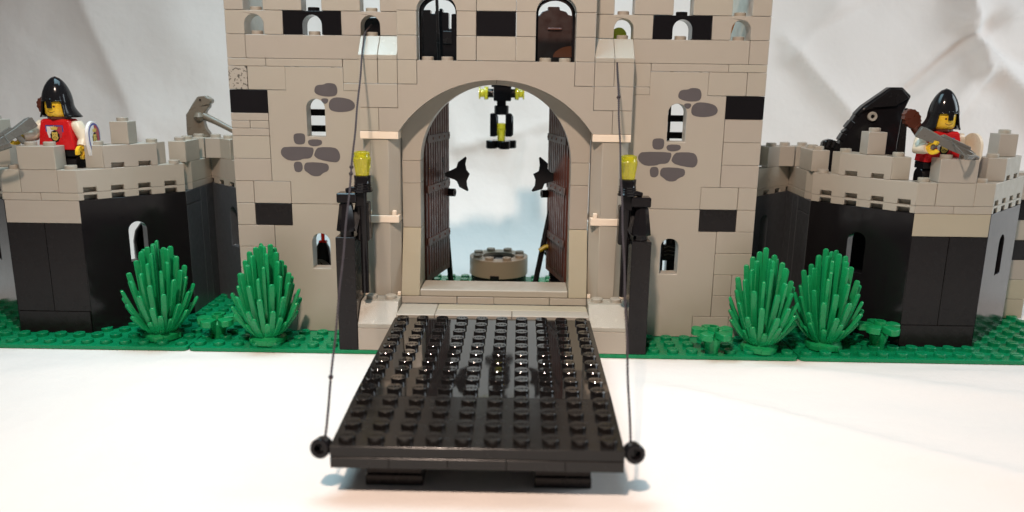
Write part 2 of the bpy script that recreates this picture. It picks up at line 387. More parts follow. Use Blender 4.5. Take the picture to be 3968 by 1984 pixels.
    # side walls running back
    for k, (z0, z1) in enumerate([(0, 7.2), (7.2, 14.8)]): B(13, 14, z0, z1, y0=2, y1=9, nm='side_wall')
    wedge = [(2, 14.8), (7, 14.8), (7, 16.6), (4.4, 19.6), (2, 19.6)]
    at_origin(add('side_wall', prism(wedge, .9 * s, ((0, 1, 0), (0, 0, 1), (1, 0, 0)), (13.02 * s, 0, 0)), 'grey', gh, bev=.02), gh)
    # forward part: quoins, slope bricks, columns (y from 0)
    B(6, 7, 13.6, 14.8, y0=0, y1=1); B(5, 6, 13.6, 14.8, y0=0, y1=1); B(5, 7, 12.4, 13.6, y0=0, y1=1); B(6, 7, 11.2, 12.4, y0=0, y1=2)
    for x in (5, 6):
        sp = [(0, 14.8), (0, 15.02), (.92, 16 - G), (1, 16 - G), (1, 14.8 + G)]
        a, b = sorted((x * s, (x + 1) * s))
        at_origin(add('slope_brick', prism(sp, b - a - 2 * G, ((0, 1, 0), (0, 0, 1), (1, 0, 0)), (a + G, 0, 0)), 'grey_rough', gh, bev=.02), gh)
    # columns with cream plates
    B(5, 7, 10.8, 11.2, 'cream', y0=0, y1=2)
    a, b = sorted((5.35 * s, 6.95 * s))
    B(5.05, 6.85, 6.4, 6.8, 'cream', y0=.02, y1=1.9)
    for q in (5.3, 6.6): bx(gh, 'clip', (q - .12) * s, (q + .12) * s, .05, .3, 6.79, 7.06, 'cream')
    for z0, z1 in ((6.8, 10.8), (2.4, 6.4)):
        c = .52; x0, x1, y0, y1 = 5.04, 6.96, .06, 1.96
        oc = [(x0 + c, y0), (x1 - c, y0), (x1, y0 + c), (x1, y1 - c), (x1 - c, y1), (x0 + c, y1), (x0, y1 - c), (x0, y0 + c)]
        oc = [(p[0] * s, p[1]) for p in oc]
        at_origin(add('octagonal_column', prism(oc, z1 - z0 - .02, ((1, 0, 0), (0, 1, 0), (0, 0, 1)), (0, 0, z0 + .01)), 'grey', gh, bev=.02), gh)
    for q, w in ((5.12, .12), (6.88, .12)): bx(gh, 'column_foot', (q - .1) * s, (q + .1) * s, w - .1, w + .12, 2.41, 2.62, 'cream')
    # foot slope with two studs, standing on a brick
    a, b = sorted((5 * s, 7 * s))
    B(5, 7, 0, 1.2, y0=-2, y1=0)
    sp = [(-2, 1.2 + G), (-2, 1.42), (-1.02, 2.4), (0, 2.4), (0, 1.2 + G)]
    o = at_origin(add('slope_brick', prism(sp, 2 - 2 * G, ((0, 1, 0), (0, 0, 1), (1, 0, 0)), (a + G, 0, 0)), 'grey_rough', gh, bev=.02), gh)
    for q in (5.5, 6.5): add('stud', stud_me('grey'), None, o, (q * s, -.5, 2.39), local=True)
    B(5, 7, 0, 2.4, y0=0.01, y1=2)
    # pilaster beside the doorway
    B(4, 5, 8.4, 9.6, y0=1, y1=2.4); B(4, 5, 6, 8.4, y0=1, y1=2.4)
    sp = [(-.0, 2.42), (-.0, 2.62), (.96, 6 - G), (2.4, 6 - G), (2.4, 2.42)]
    a, b = sorted((4 * s, 5 * s))
    at_origin(add('slope_brick', prism(sp, 1 - 2 * G, ((0, 1, 0), (0, 0, 1), (1, 0, 0)), (a + G, 0, 0)), 'tan_grey', gh, bev=.02), gh)
    # rear half arch over the doors
    out = [(5 * s, 9.61), (5 * s, 14.8)] + [(0.012 * s, 14.8)] + arc(0, 9.61, 4.0, 90, 0 if s > 0 else 180, 28)[0:]
    out = [(p[0] if abs(p[0]) > .012 else .012 * s, p[1]) for p in out]
    at_origin(add('half_arch', prism(out, 1.3, org=(0, 1.03, 0)), 'grey', gh, bev=.015), gh)
    # upper middle storey
    B(4, 5, 14.8, 16, y0=0, y1=1); B(4, 5, 16, 17.2, y0=0, y1=1); B(1, 2, 14.8, 16, y0=0, y1=1); B(1, 2, 16, 17.2, y0=0, y1=1); B(4, 5, 13.6, 14.8, y0=0, y1=1)
    a, b = sorted((1 * s, 5 * s)); cx = (a + b) / 2
    out = [(a + G, 17.2 + G), (cx - 1, 17.2 + G)] + arc(cx, 17.21, 1.0, 180, 0, 20, .8) + [(cx + 1, 17.2 + G), (b - G, 17.2 + G), (b - G, 18.4), (a + G, 18.4)]
    at_origin(add('window_arch', prism(out, .99, org=(0, 0, 0)), 'grey', gh, bev=.02), gh)
    out = [(cx - 1.0, 14.82), (cx - 1.0, 17.2)] + arc(cx, 17.21, 1.0, 180, 0, 20, .8) + [(cx + 1.0, 14.82), (cx + .88, 14.82)] + arc(cx, 17.21, .88, 0, 180, 20, .7) + [(cx - .88, 14.82)]
    at_origin(add('window_frame', prism(out, .9, org=(0, 1.03, 0)), 'black', gh), gh)
    return
panels(-1); panels(1)
bx(gh, 'upper_floor', -13, 13, 2.5, 9.5, 14.6, 14.8); bx(gh, 'beam', -.7, 1.0, 9.5, 13, 14.9, 15.3)
bx(gh, 'brick', -1, 1, 0, 1, 14.8, 16); bx(gh, 'brick', -1, 1, 0, 1, 16, 17.2, 'black'); bx(gh, 'brick', -1, 1, 0, 1, 17.2, 18.4)
for a, b in ((-5, -1), (-1, 3), (3, 5)): bx(gh, 'brick', a, b, 0, 1, 18.4, 19.6)
# the great arch with stepped shoulders
ccz = 13.85 - 6.042
out = [(-6 + G, 11.2 + G), (-5, 11.2 + G)] + [(6.042 * sin(radians(a)), ccz + 6.042 * cos(radians(a))) for a in [-55.85 + 111.7 * k / 48 for k in range(49)]] + [(5, 11.2 + G), (6 - G, 11.2 + G), (6 - G, 12.4 - G), (5 - G, 12.4 - G), (5 - G, 13.6 - G), (4 - G, 13.6 - G), (4 - G, 14.8 - G), (-4 + G, 14.8 - G), (-4 + G, 13.6 - G), (-5 + G, 13.6 - G), (-5 + G, 12.4 - G), (-6 + G, 12.4 - G)]
ga = at_origin(add('great_arch', prism(out, .99, org=(0, .002, 0)), 'grey', gh, bev=.02), gh)
for x in (-3.5, -2.5, 2.5, 3.5): add('stud', stud_me('grey'), None, ga, (x, .5, 14.78), local=True)
# threshold, plate course and step tiles
bx(gh, 'threshold', -4, 4, 0, 2, 2.4, 2.8, 'grey', c=.05)
for a, b in ((-5, -2), (-2, 0), (0, 3), (3, 5)): bx(gh, 'plate', a, b, 0, 1.9, 2.0, 2.4)
bx(gh, 'step_tile', -5, -3, -2, 0, 1.6, 2.0, 'grey', c=.04)
bx(gh, 'step_tile', -3, 5, -1, 0, 1.6, 2.0, 'tan_grey', c=.04)
bx(gh, 'step_tile', -3, 1, -2, -1, 1.6, 2.0, 'grey', c=.04); bx(gh, 'step_tile', 1, 5, -2, -1, 1.6, 2.0, 'grey', c=.04)
bx(gh, 'brick', -5, 5, -1.9, 2.0, .0, 1.6)
# doors: ribbed dark planks, straps with rivets, round knob; rounded on top
def door(s):
    d = bpy.data.objects.new('door', None); COL.objects.link(d); d.parent = gh
    d.location = Vector((4.02 * s, 2.6, 0)) - ORG[gh.name]; ang = radians(76)
    d.rotation_euler = (0, 0, pi - ang if s > 0 else ang)    # local +x runs from hinge to free edge
    W_, z0, zt = 3.9, 2.5, 9.6
    f = 1 if s < 0 else -1          # side of the leaf that faces the opening
    def prof(x): return zt + sqrt(max(0, 4.0 ** 2 - (W_ - x) ** 2)) * .99
    out = [(0, z0), (W_, z0)] + [(x, prof(x)) for x in [W_ * (1 - k / 14) for k in range(15)]]
    add('leaf', prism(out, .22 * 1, org=(0, -.11, 0)), 'door_brown', d, local=True)
    for k in range(9):
        x = .32 + k * .385
        add('plank', prism([(x, z0 + .35), (x + .30, z0 + .35), (x + .30, prof(x) - .3), (x, prof(x) - .3)], .09, org=(0, -.16 if f > 0 else .07, 0)), 'door_brown', d, local=True, bev=.03)
    for z in (4.6, 7.6, 10.4):
        add('strap', prism([(.1, z), (W_ - .15, z), (W_ - .15, z + .42), (.1, z + .42)], .07, org=(0, -.22 if f > 0 else .15, 0)), 'door_strap', d, local=True, bev=.02)
        for q in (.9, 1.9, 2.8, 3.6):
            add('rivet', lathe([(0, .05), (.06, .04), (.09, 0)], 10, False), 'brown', d, (q, -.22 * f if f > 0 else .22, z + .21), (pi / 2 * f, 0, 0), local=True)
    kn = add('knob', lathe([(.12, 0), (.2, 0), (.24, .1), (.24, .5), (.17, .5), (.17, .2), (0, .2)], 20, False), 'black', d, (W_ - .22, -.05 * f, 7.2), (pi / 2 * f, 0, 0), local=True)
door(-1); door(1)
# rungs seen through the upper windows
for s in (-1, 1):
    ld = thing('ladder', 'black ladder rungs behind the %s upper arched window' % ('left' if s < 0 else 'right'), 'ladder', (9.7 * s, 4, 2))
    add('rail', box_me(.14, .3, 13.5, .02, 'black'), None, ld, (9.65 * s + (.0 if s > 0 else -1.6), 4.1, 8.2))
    add('rail', box_me(.14, .3, 13.5, .02, 'black'), None, ld, (9.65 * s + (1.6 if s > 0 else 0.4), 4.1, 8.2))
    for k, z in enumerate((11.03, 11.93) if s < 0 else (10.93, 11.87)):
        add('rung', box_me(2.1, .3, .36, .03, 'black'), None, ld, (9.65 * s + (.8 * s if s > 0 else -.6), 4.2, z))
# ---------------------------------------------------------------- corner towers
def facet(root, s, name, pts, z0, z1, m, notches=None, nd=.42, studs=(), win=None, bev=.02, rise=.26):
    """brick or panel with footprint pts (X,y mirrored by s); its 45 degree face runs pts[0]->pts[1] and may carry notches"""
    P = [Vector((p[0] * s, p[1], 0)) for p in pts]; a, b = P[0], P[1]; L_ = (b - a).length; u = (b - a) / L_
    cen = sum(P, Vector()) / len(P); n = Vector((0, 0, 1)).cross(u); n = n if (cen - a).dot(n) > 0 else -n
    if notches is None and win is None:
        me = prism([(p.x, p.y) for p in P], z1 - z0 - 1.2 * G, ((1, 0, 0), (0, 1, 0), (0, 0, 1)), (0, 0, z0 + .6 * G))
        o = at_origin(add(name, me, m, root, bev=bev), root)
    else:
        h = []
        if notches:
            out = [(G, z0 + G * .6)]
            for c0, c1 in notches: out += [(c0, z0 + G * .6), (c0, z0 + rise), (c1, z0 + rise), (c1, z0 + G * .6)]
            out += [(L_ - G, z0 + G * .6), (L_ - G, z1 - G * .6), (G, z1 - G * .6)]
        else: out = [(G, z0), (L_ - G, z0), (L_ - G, z1), (G, z1)]; h = [win] if win else [] if win else []
        th = nd if notches else .7
        o = at_origin(add(name, prism([out] + h, th, ((u.x, u.y, 0), (0, 0, 1), (n.x, n.y, 0)), (a.x, a.y, 0)), m, root, bev=bev), root)
        if notches:   # body behind the notched skin
            off = n * (th + .001)
            q = [a + off, b + off] + P[2:]
            me = prism([(p.x, p.y) for p in q], z1 - z0 - 1.2 * G, ((1, 0, 0), (0, 1, 0), (0, 0, 1)), (0, 0, z0 + .6 * G))
            add('%s_core' % name, me, m, o, local=True)
    for x, y in studs: add('stud', stud_me(m), None, o, (x * s, y, z1 - .012), local=True)
    return o
def tower(s):
    side = 'left' if s < 0 else 'right'
    t = thing('corner_tower', ('left black-walled toy tower, under the knight whose shield shows the lion' if s < 0 else 'right black-walled toy tower, carrying the tall black hooked machine'), 'toy tower', (24 * s, 2, 0), 'corner towers beside the gatehouse', scale=(1, 1, 1.018))
    def B(x0, x1, z0, z1, m='grey', st=(), y0=0, y1=1, nm=None): return bx(t, nm or ('plate' if z1 - z0 < .5 else 'brick'), x0 * s, x1 * s, y0, y1, z0, z1, m, [(q * s, w) for q, w in st])
    B(22.05, 26, 0, 1.2, 'black_satin'); B(22, 24, 1.2, 6, 'black_satin', nm='wall_panel'); B(24, 26, 1.2, 6, 'black_satin', nm='wall_panel')
    B(22, 26, 6, 7.2, 'grey' if s < 0 else 'tan_grey')
    B(22, 24, 7.2, 7.6); B(24, 26, 7.2, 7.6)
    B(23, 25, 7.6, 8.8); B(23, 25, 8.8, 10, st=[(23.5, .5), (24.5, .5)])
    D = 4 * sqrt(2)
    nt4 = [((c - .23) * sqrt(2), (c + .23) * sqrt(2)) for c in (.43, 1.41, 2.41, 3.42)]
    for (ax, ay, bx_, by, ex) in ((22, 0, 18, 4, 0), (26, 0, 30, 4, 1)):
        sg = -1 if ax == 22 else 1
        fp = [(ax, ay), (bx_, by), (bx_, by + 1), (bx_ - sg, by + 1), (ax - sg * 0, ay + 1)]
        # black panel with the arched window
        wl = window_loop(D * .5, 3.6, .98 * 1.0, 2.2)
        facet(t, s, 'wall_panel', [(ax, ay), (bx_, by), (bx_ - sg * 1, by + .0), (ax, ay + 1)], .0, 7.2 if ax == 22 else 7.2, 'black', win=wl)
        lo = [(ax, ay), (bx_, by), (bx_, by + 1), (bx_ - sg * .6, by + 1), (ax, ay + 1.6)]
        facet(t, s, 'plate', lo, 7.2, 7.6, 'grey', nt4, rise=.27)
        facet(t, s, 'brick', lo, 7.6, 8.8, 'grey', nt4, rise=.27)
        # corner squares of the facet bricks at the front
        B(ax, ax - sg, 7.6, 8.8, st=[(ax - sg * .5, .5)], y0=0, y1=1)
        # upper three-stud facet brick and its single top brick
        q = [(ax + sg * 1, 1), (ax + sg * 3, 3), (ax + sg * 3, 4), (ax + sg * 2.0, 4), (ax, 2), (ax, 1)]
        nt2 = [((c - .23) * sqrt(2), (c + .23) * sqrt(2)) for c in (.5, 1.5)]
        facet(t, s, 'brick', [q[0], q[1], q[2], q[3], (ax + sg * .6, 2.4), (ax, 2)][:6], 8.8, 10, 'grey', nt2, nd=.3, studs=[(ax + sg * 2.5, 3.5)])
        B(ax + sg * .01, ax + sg * .99, 8.8, 10, st=[(ax + sg * .5, 1.5)], y0=1.0, y1=1.99)
        B(ax + sg * 1, ax + sg * 2, 10, 11.2, st=[(ax + sg * 1.5, 2.42)], y0=1.92, y1=2.92)
        # flank running back
        if sg < 0:
            B(18, 19, 0, 6.4, 'black_haze', y0=4.02, y1=6, nm='wall_panel'); B(18, 19, 0, 7.2, 'black_haze', y0=6.02, y1=6.9, nm='wall_panel'); B(18, 19, 0, 7.2, 'black_haze', y0=6.92, y1=8.8, nm='wall_panel'); B(18, 19, 6.42, 7.2, 'black_haze', y0=4.02, y1=6, nm='wall_panel')
            B(18, 19, 7.2, 7.6, y0=5, y1=8.3); B(18, 19, 7.6, 8.8, y0=5, y1=8.3, st=[])
            add('stud', stud_me('grey'), None, t, (18.5 * s, 3.9 + .0, 8.79))
            B(18, 19, 8.8, 10, y0=4.4, y1=6.4, st=[(18.5, 4.9), (18.5, 5.9)])
            B(18, 18.98, 8.8, 10, y0=7.1, y1=8.1, st=[(18.5, 7.6)])
            # inner 45 degree wall from the nook to the gatehouse
            wl = window_loop(D * .5, 3.6, .9, 2.4)
            facet(t, s, 'wall_panel', [(18.5, 8.5), (14, 4), (14, 5), (18.5, 9.5)], 0, 7.2, 'black_haze', win=window_loop(4.5 * sqrt(2) * .53, 3.6, .9, 2.4))
            facet(t, s, 'plate', [(18.5, 8.5), (14, 4), (14, 5.4), (18.5, 9.9)], 7.2, 7.6, 'grey', nt4, rise=.27)
            facet(t, s, 'brick', [(18.5, 8.5), (14, 4), (14, 5.4), (18.5, 9.9)], 7.6, 8.8, 'grey', [], rise=.27)
            B(16.9, 17.9, 8.8, 10, y0=7.0, y1=8.0, st=[(17.4, 7.5)])
            facet(t, s, 'brick', [(17.2, 7.2), (16, 6.0), (15.9, 7.4), (16.8, 8.2)], 8.8, 10, 'grey', studs=[(16.4, 6.9)])
            B(15.0, 16.0, 8.8, 10, y0=7.1, y1=8.1, st=[(15.5, 7.6)])
        else:
            [B(30.4, 32.2, a_, b_, m_, y0=5.6, y1=6.6) for a_, b_, m_ in ((0, 1.2, 'tan_grey'), (1.2, 2.4, 'tan_grey'), (2.4, 3.6, 'grey'), (3.6, 4.8, 'black'), (4.8, 6, 'grey'), (6, 7.2, 'black'))]
            B(30.4, 32.2, 7.2, 8.8, y0=5.6, y1=6.6)
    if s < 0: add('inner_drum', lathe([(1.15, 0), (1.15, 1.6), (1.0, 2.2), (.7, 2.6), (.3, 2.8), (0, 2.85)], 28, False), 'black', t, (-21.18, 6.2, 2.35), label='black rounded piece standing inside the tower')
    # walkway
    w = [(22, .8), (26, .8), (29.4, 4.4), (29.4, 8), (19, 8), (19, 4.4)]
    at_origin(add('walkway', prism([(p[0] * s, p[1]) for p in w], .36, ((1, 0, 0), (0, 1, 0), (0, 0, 1)), (0, 0, 7.22)), 'black', t), t)
    return t
tower(-1); tower(1)
# ---------------------------------------------------------------- drawbridge
br = thing('drawbridge', 'lowered black studded drawbridge in front of the open gate', 'drawbridge', (0, -2.35, 1.94), rot=(radians(.25), 0, 0))
def bplate(nm, x0, x1, y0, y1, z0, z1, studs=False, parent=br, m='bridge_black'):
    me = box_me(x1 - x0 - .012, abs(y1 - y0) - .012, z1 - z0 - .01, .01, m)
    o = add(nm, me, None, parent, ((x0 + x1) / 2, (y0 + y1) / 2, (z0 + z1) / 2), (random.uniform(-.0012, .0012), 0, 0), local=True)
    return o
add_s = lambda x, y, z=0: add('stud', stud_me('bridge_black'), None, br, (x, y, z - .01), local=True)
bplate('top_plate', -5, 5, -10, 0, -.4, 0)
fp = bplate('front_plate', -5, 5, -14, -10, -.4, 0, m='bridge_worn')
ta = radians(1.9); fp.rotation_euler = (ta, 0, 0); fp.location = (0, -10 - 2 * cos(ta) - .2 * sin(ta) * -1, -.2 - 2 * sin(ta))
for i in range(10):
    for j in range(14):
        if j < 10: add_s(-4.5 + i, -.5 - j, 0)
        else: add('stud', stud_me('bridge_worn'), None, fp, (-4.5 + i, -(j - 11.5), .19), local=True)
for a, b in ((-5, -3), (-3, -1), (-1, 1), (1, 3), (3, 5)):
    u_ = bplate('under_plate', a, b, -14, -10, -.8, -.402, m='bridge_worn'); u_.rotation_euler = (ta, 0, 0); u_.location.z -= 2 * sin(ta) + .012; bplate('under_plate', a, b, -10, 0, -.8, -.402, m='bridge_worn')
for x in (-3, 3):
    ft = add('foot', box_me(2, 1.6, .90, .03, 'black_satin'), None, br, (x, -12.1, -1.28), local=True)
    add('base_plate', box_me(2.04, 1.8, .42, .03, 'black_satin'), None, ft, (0, 0, -.64), local=True)
    add('pin_hole', lathe([(.28, 0), (.28, .04), (.2, .04), (.2, -.1), (0, -.1)], 20, False), 'black', ft, (0, -.805, .12), (pi / 2, 0, 0), local=True)
for s in (-1, 1):
    kn = add('eyelet', lathe([(.2, 0), (.36, 0), (.44, .08), (.44, .55), (.38, .62), (.24, .62), (.22, .3), (0, .3)], 24, False), 'black', br, (5.33 * s, -13.35, -.42), (radians(80), 0, radians(8 * s)), local=True); kn.scale = (.8, .8, .8)
    add('eyelet_arm', box_me(.9, .34, .34, .04, 'black'), None, kn, (-.4 * s, 0, .25), local=True)
# ---------------------------------------------------------------- ropes
def rope(p0, p1, label, knots, tail=None, sag=.12):
    t = thing('rope', label, 'rope', p0, 'thin drawbridge ropes'); a, b = Vector(p0), Vector(p1); n = 420; pts = []
    for k in range(n + 1):
        f = k / n; p = a.lerp(b, f); p.z -= sag * 4 * f * (1 - f); p.x += .012 * sin(f * 37)
        pts.append(p - a)
    rad = [.046 * (1 + .22 * sin(k * 2.1)) for k in range(n + 1)]
    add('strand', tube(pts, rad, 6), 'rope', t, p0)
    for f in knots:
        p = pts[int(f * n)]
        add('knot', lathe([(0, -.1), (.07, -.08), (.095, 0), (.07, .08), (0, .1)], 10, False), 'rope', t, p + a, (random.random(), random.random(), 0))
    if tail:
        add('strand', tube([Vector(q) - a for q in tail], .045, 6), 'rope', t, p0)
    return t
rope((-5.30, -15.74, 1.66), (-6.72, .02, 15.35), 'thin dark rope from the left corner of the drawbridge up to the left sloped brick', (.12, .60, .62), [(-6.72, .02, 15.35), (-6.74, .55, 15.98), (-6.75, 1.2, 16.25), (-6.6, 1.9, 16.6)])
rope((5.27, -15.74, 1.66), (6.12, -.02, 14.78), 'thin dark rope from the right corner of the drawbridge up under the right sloped brick', (.88,))
# ---------------------------------------------------------------- posts with torch holders, torches
for s in (-1, 1):
    w = 'left' if s < 0 else 'right'
    p = thing('torch_post', 'square black post with a bell-shaped black piece on top, %s of the drawbridge' % w, 'post', (7.5 * s, -1, 0), 'black posts beside the drawbridge')
    bx(p, 'post', 7.0 * s, 8.0 * s, -2, 0, 0, 6.0, 'black_satin')
    add('neck', lathe([(.36, 0), (.36, .32), (.3, .34)], 8), 'black', p, (7.5 * s, -1.5, 5.98))
    bell = [(.52, 0), (.52, .06), (.34, 1.35), (.26, 1.45), (.26, 1.55)]
    add('bell', lathe(bell, 8), 'black', p, (7.5 * s, -1.5, 6.28), (0, 0, pi / 8))
    add('glitter_slope', prism([(-.28, 0), (.0, -.55), (.3, 1.0), (-.1, 1.2)], .3), 'black_rough', p, (6.95 * s, -1.6, 6.75), (radians(-25), 0, 0))
    add('head', box_me(.98, .8, .5, .05, 'black'), None, p, (7.4 * s, -1.5, 7.98))
    add('upper_arm', tube([(0, 0, 0), (.3 * -s, -.05, .1), (.9 * -s, -.05, .1)], .14, 10), 'black', p, (7.45 * s, -1.5, 8.3))
    add('hand', box_me(.5, .4, .75, .05, 'black'), None, p, (6.75 * s, -1.5, 7.9))
    add('lower_body', box_me(.62, .7, 2.0, .06, 'black_satin'), None, p, (6.68 * s, -1.1, 6.7))
    t = thing('torch', 'black torch with a clear yellow flame held up on the %s of the gate' % w, 'torch', (6.62 * s, -1.5, 3), 'torches beside the gate')
    X = 6.62 if s < 0 else 6.72
    add('handle', tube([(0, 0, 0), (0, 0, 5.3)], .19, 14), 'black', t, (X * s, -1.5, 3.0))
    add('cup', lathe([(.2, 0), (.48, .0), (.5, .06), (.44, .14), (.46, .2), (.42, .26), (.45, .32), (.41, .38), (.44, .44), (.41, .5), (.43, .82), (.3, .84)], 24), 'black', t, (X * s, -1.5, 8.28))
    seg = 9; pr = [(.34, 0), (.38, .3), (.43, .62), (.46, .86), (.40, .95), (.40, 1.16), (.28, 1.2), (.26, .9), (0, .8)]
    add('flame', lathe(pr, seg * 2, True), 'clear_yellow', t, (X * s, -1.5, 9.1))
# ---------------------------------------------------------------- hanging lantern in the archway
ln = thing('hanging_lantern', 'black hanging lantern with clear yellow studs and core below the arch top', 'lantern', (.2, 3, 10))
cx = .23
add('head', box_me(.95, .95, .84, .04, 'black'), None, ln, (cx + .05, 3, 13.16))
add('top_plate', box_me(1.1, .9, .3, .04, 'black'), None, ln, (cx, 3, 13.62))
add('neck', box_me(.5, .5, .3, .04, 'black'), None, ln, (cx, 3, 12.62))
add('collar', lathe([(.39, 0), (.4, .1), (.4, .46), (.36, .5)], 20), 'black', ln, (cx, 3, 12.0))
for s in (-1, 1):
    add('arm', tube([(0, 0, 0), (.32 * s, 0, 0)], .24, 14), 'black', ln, (cx + .45 * s, 3, 13.15))
    add('clear_stud', lathe([(.2, 0), (.34, 0), (.36, .12), (.36, .22), (.22, .25), (.22, .42), (.33, .45), (.33, .52), (.15, .52)], 12), 'clear_yellow', ln, (cx + .72 * s, 3, 13.15), (0, pi / 2 * s, 0))
    for k, yy in enumerate((2.72, 3.28)):
        add('frame_post', prism([(-.19, 0), (.14, 0), (.19, .1), (.19, 1.05), (.06, 1.25), (-.19, 1.25)], .2), 'black', ln, (cx + .42 * s + .05 * k, yy - .1, 10.82), bev=.03)
add('clear_core', lathe([(.2, 0), (.22, .1), (.22, .55), (.3, .62), (.3, .9), (.16, .95)], 10), 'clear_yellow', ln, (cx, 3, 10.6))
for a in range(4):
    q = radians(90 * a + 20); add('foot', lathe([(.28, 0), (.32, .04), (.32, .4), (.28, .44)], 18), 'black', ln, (cx + .48 * cos(q) * 1.15, 3 + .48 * sin(q), 10.16))
add('foot_hub', lathe([(.4, 0), (.4, .3)], 18), 'black', ln, (cx, 3, 10.3))
add('hanging_rod', tube([(0, 0, 0), (0, 0, 1.6)], .15, 10), 'black', ln, (cx, 3, 13.7))
ln.location = (-.032, 12.0, 9.18); ln.scale = (1.2067,) * 3   # it hangs over the well
# ---------------------------------------------------------------- well on the ground behind the gate
we = thing('well', 'round grey well ring with eight studs standing in the courtyard behind the gate', 'well', (-.08, 12, 0))
add('base', lathe([(1.9, 0), (1.9, .78), (1.4, .8)], 40), 'black_satin', we, (-.08, 11.9, 0))
ring = add('stone_ring', lathe([(1.2, .2), (2.0, .2), (2.0, 1.4), (1.1, 1.4), (1.1, .3)], 48, False), 'well_tan', we, (-.08, 11.9, .62), bev=.02)
add('inner', lathe([(1.08, 0), (1.08, .9), (0, .9)], 32), 'black', we, (-.08, 11.9, .9))
for k in range(8):
    a = radians(22.5 + 45 * k); add('stud', stud_me('well_tan'), None, we, (-.08 + 1.55 * cos(a), 11.9 + 1.55 * sin(a), 2.01))
add('slot', box_me(.6, .2, .25, .02, 'black'), None, we, (-.3, 9.93, .93))
# ---------------------------------------------------------------- plants
def bush(x, y, rz, label, tall=1.0, wide=.93):
    t = thing('spiky_bush', label, 'toy bush', (x, y, 0), 'green spiky bushes in front of the walls'); R = random.Random(int(x * 10) + 5)
    add('base', lathe([(.8, 0), (.92, .06), (.92, .34), (.8, .42), (.62, .62), (.3, .9), (.0, .95)], 24, False), 'leaf_green', t, (x, y, 0))
    for a in (0, 1, 2, 3): add('base_block', box_me(.5, .3, .3, .04, 'leaf_green'), None, t, (x + .82 * cos(rz + a * pi / 2), y + .82 * sin(rz + a * pi / 2), .17), (0, 0, rz + a * pi / 2 + pi / 2))
    rings = [(1.25, 1.35, 7), (1.65, 1.75, 7), (2.15, 1.92, 8), (2.75, 1.9, 8), (3.3, 1.62, 8), (3.85, 1.4, 8), (4.35, 1.1, 7), (4.8, .8, 6), (5.1, .42, 4), (5.2, .1, 1)]
    for i, (z, r, n) in enumerate(rings):
        for k in range(n):
            a = rz + 2 * pi * (k + .5 * (i % 2)) / n + R.uniform(-.07, .07); zz = z * tall * (1 + R.uniform(-.04, .04)); rr = r * wide * (1 + R.uniform(-.06, .06))
            r0, z0 = min(.5, rr * .6 + .1), .42; pts = []; m_ = 7
            for q in range(m_ + 1):
                f = q / m_; e = f ** .82
                pts.append((r0 + (rr - r0) * e, 0, z0 + (zz - z0) * (f ** 1.12)))
            # rounded tip
            d = Vector(pts[-1]) - Vector(pts[-2]); d.normalize(); pe = Vector(pts[-1])
            pts += [tuple(pe + d * .06), tuple(pe + d * .1)]
            rad = [.205] * (m_ - 1) + [.205, .19, .15, .07]
            me = tube(pts, rad, 4, flat=(1.0, .62))
            o = add('blade', me, 'leaf_green', t, (x, y, 0), (0, 0, a), bev=.03)
bush(-17.9, -.55, .2, 'green spiky bush before the left black tower, leftmost of the four bushes')
bush(-12.05, -.95, .5, 'green spiky bush in front of the left end of the gatehouse wall', 1.0, .88)
bush(14.2, -.95, .1, 'green spiky bush at the right end of the gatehouse wall, beside a round-petalled plant', 1.02)
bush(17.8, -.35, .7, 'green spiky bush just before the inner slanted face of the right tower', 1.02)
def petals(x, y, z, rz, label):
    t = thing('petal_plant', label, 'toy plant', (x, y, 0), 'low green petalled plants')
    add('stem', lathe([(.36, 0), (.36, .25), (.42, .4), (.5, .8), (.3, 1.0)], 10), 'leaf_green', t, (x, y, 0))
    for k in range(5):
        pt = [(.15, -.14), (.5, -.26), (.98, -.36), (1.12, -.12), (1.12, .12), (.98, .36), (.5, .26), (.15, .14)]
        add('petal', prism(pt, .34, ((1, 0, 0), (0, 1, 0), (0, 0, 1))), 'leaf_green', t, (x, y, z), (0, radians(random.uniform(-3, 3)), rz + 2 * pi * k / 5), bev=.04)
    add('centre_ring', lathe([(.2, .2), (.2, .48), (.3, .48), (.31, .3), (.31, 0)], 18, False), 'leaf_green', t, (x, y, z + .06))
petals(11.55, -1.45, .9, .35, 'green five-petalled plant between the gatehouse wall window and the third bush')
petals(20.75, -.3, 1.0, .2, 'green five-petalled plant in front of the right tower')
petals(-15.0, -.2, .75, .6, 'green five-petalled plant between the two bushes at the left')
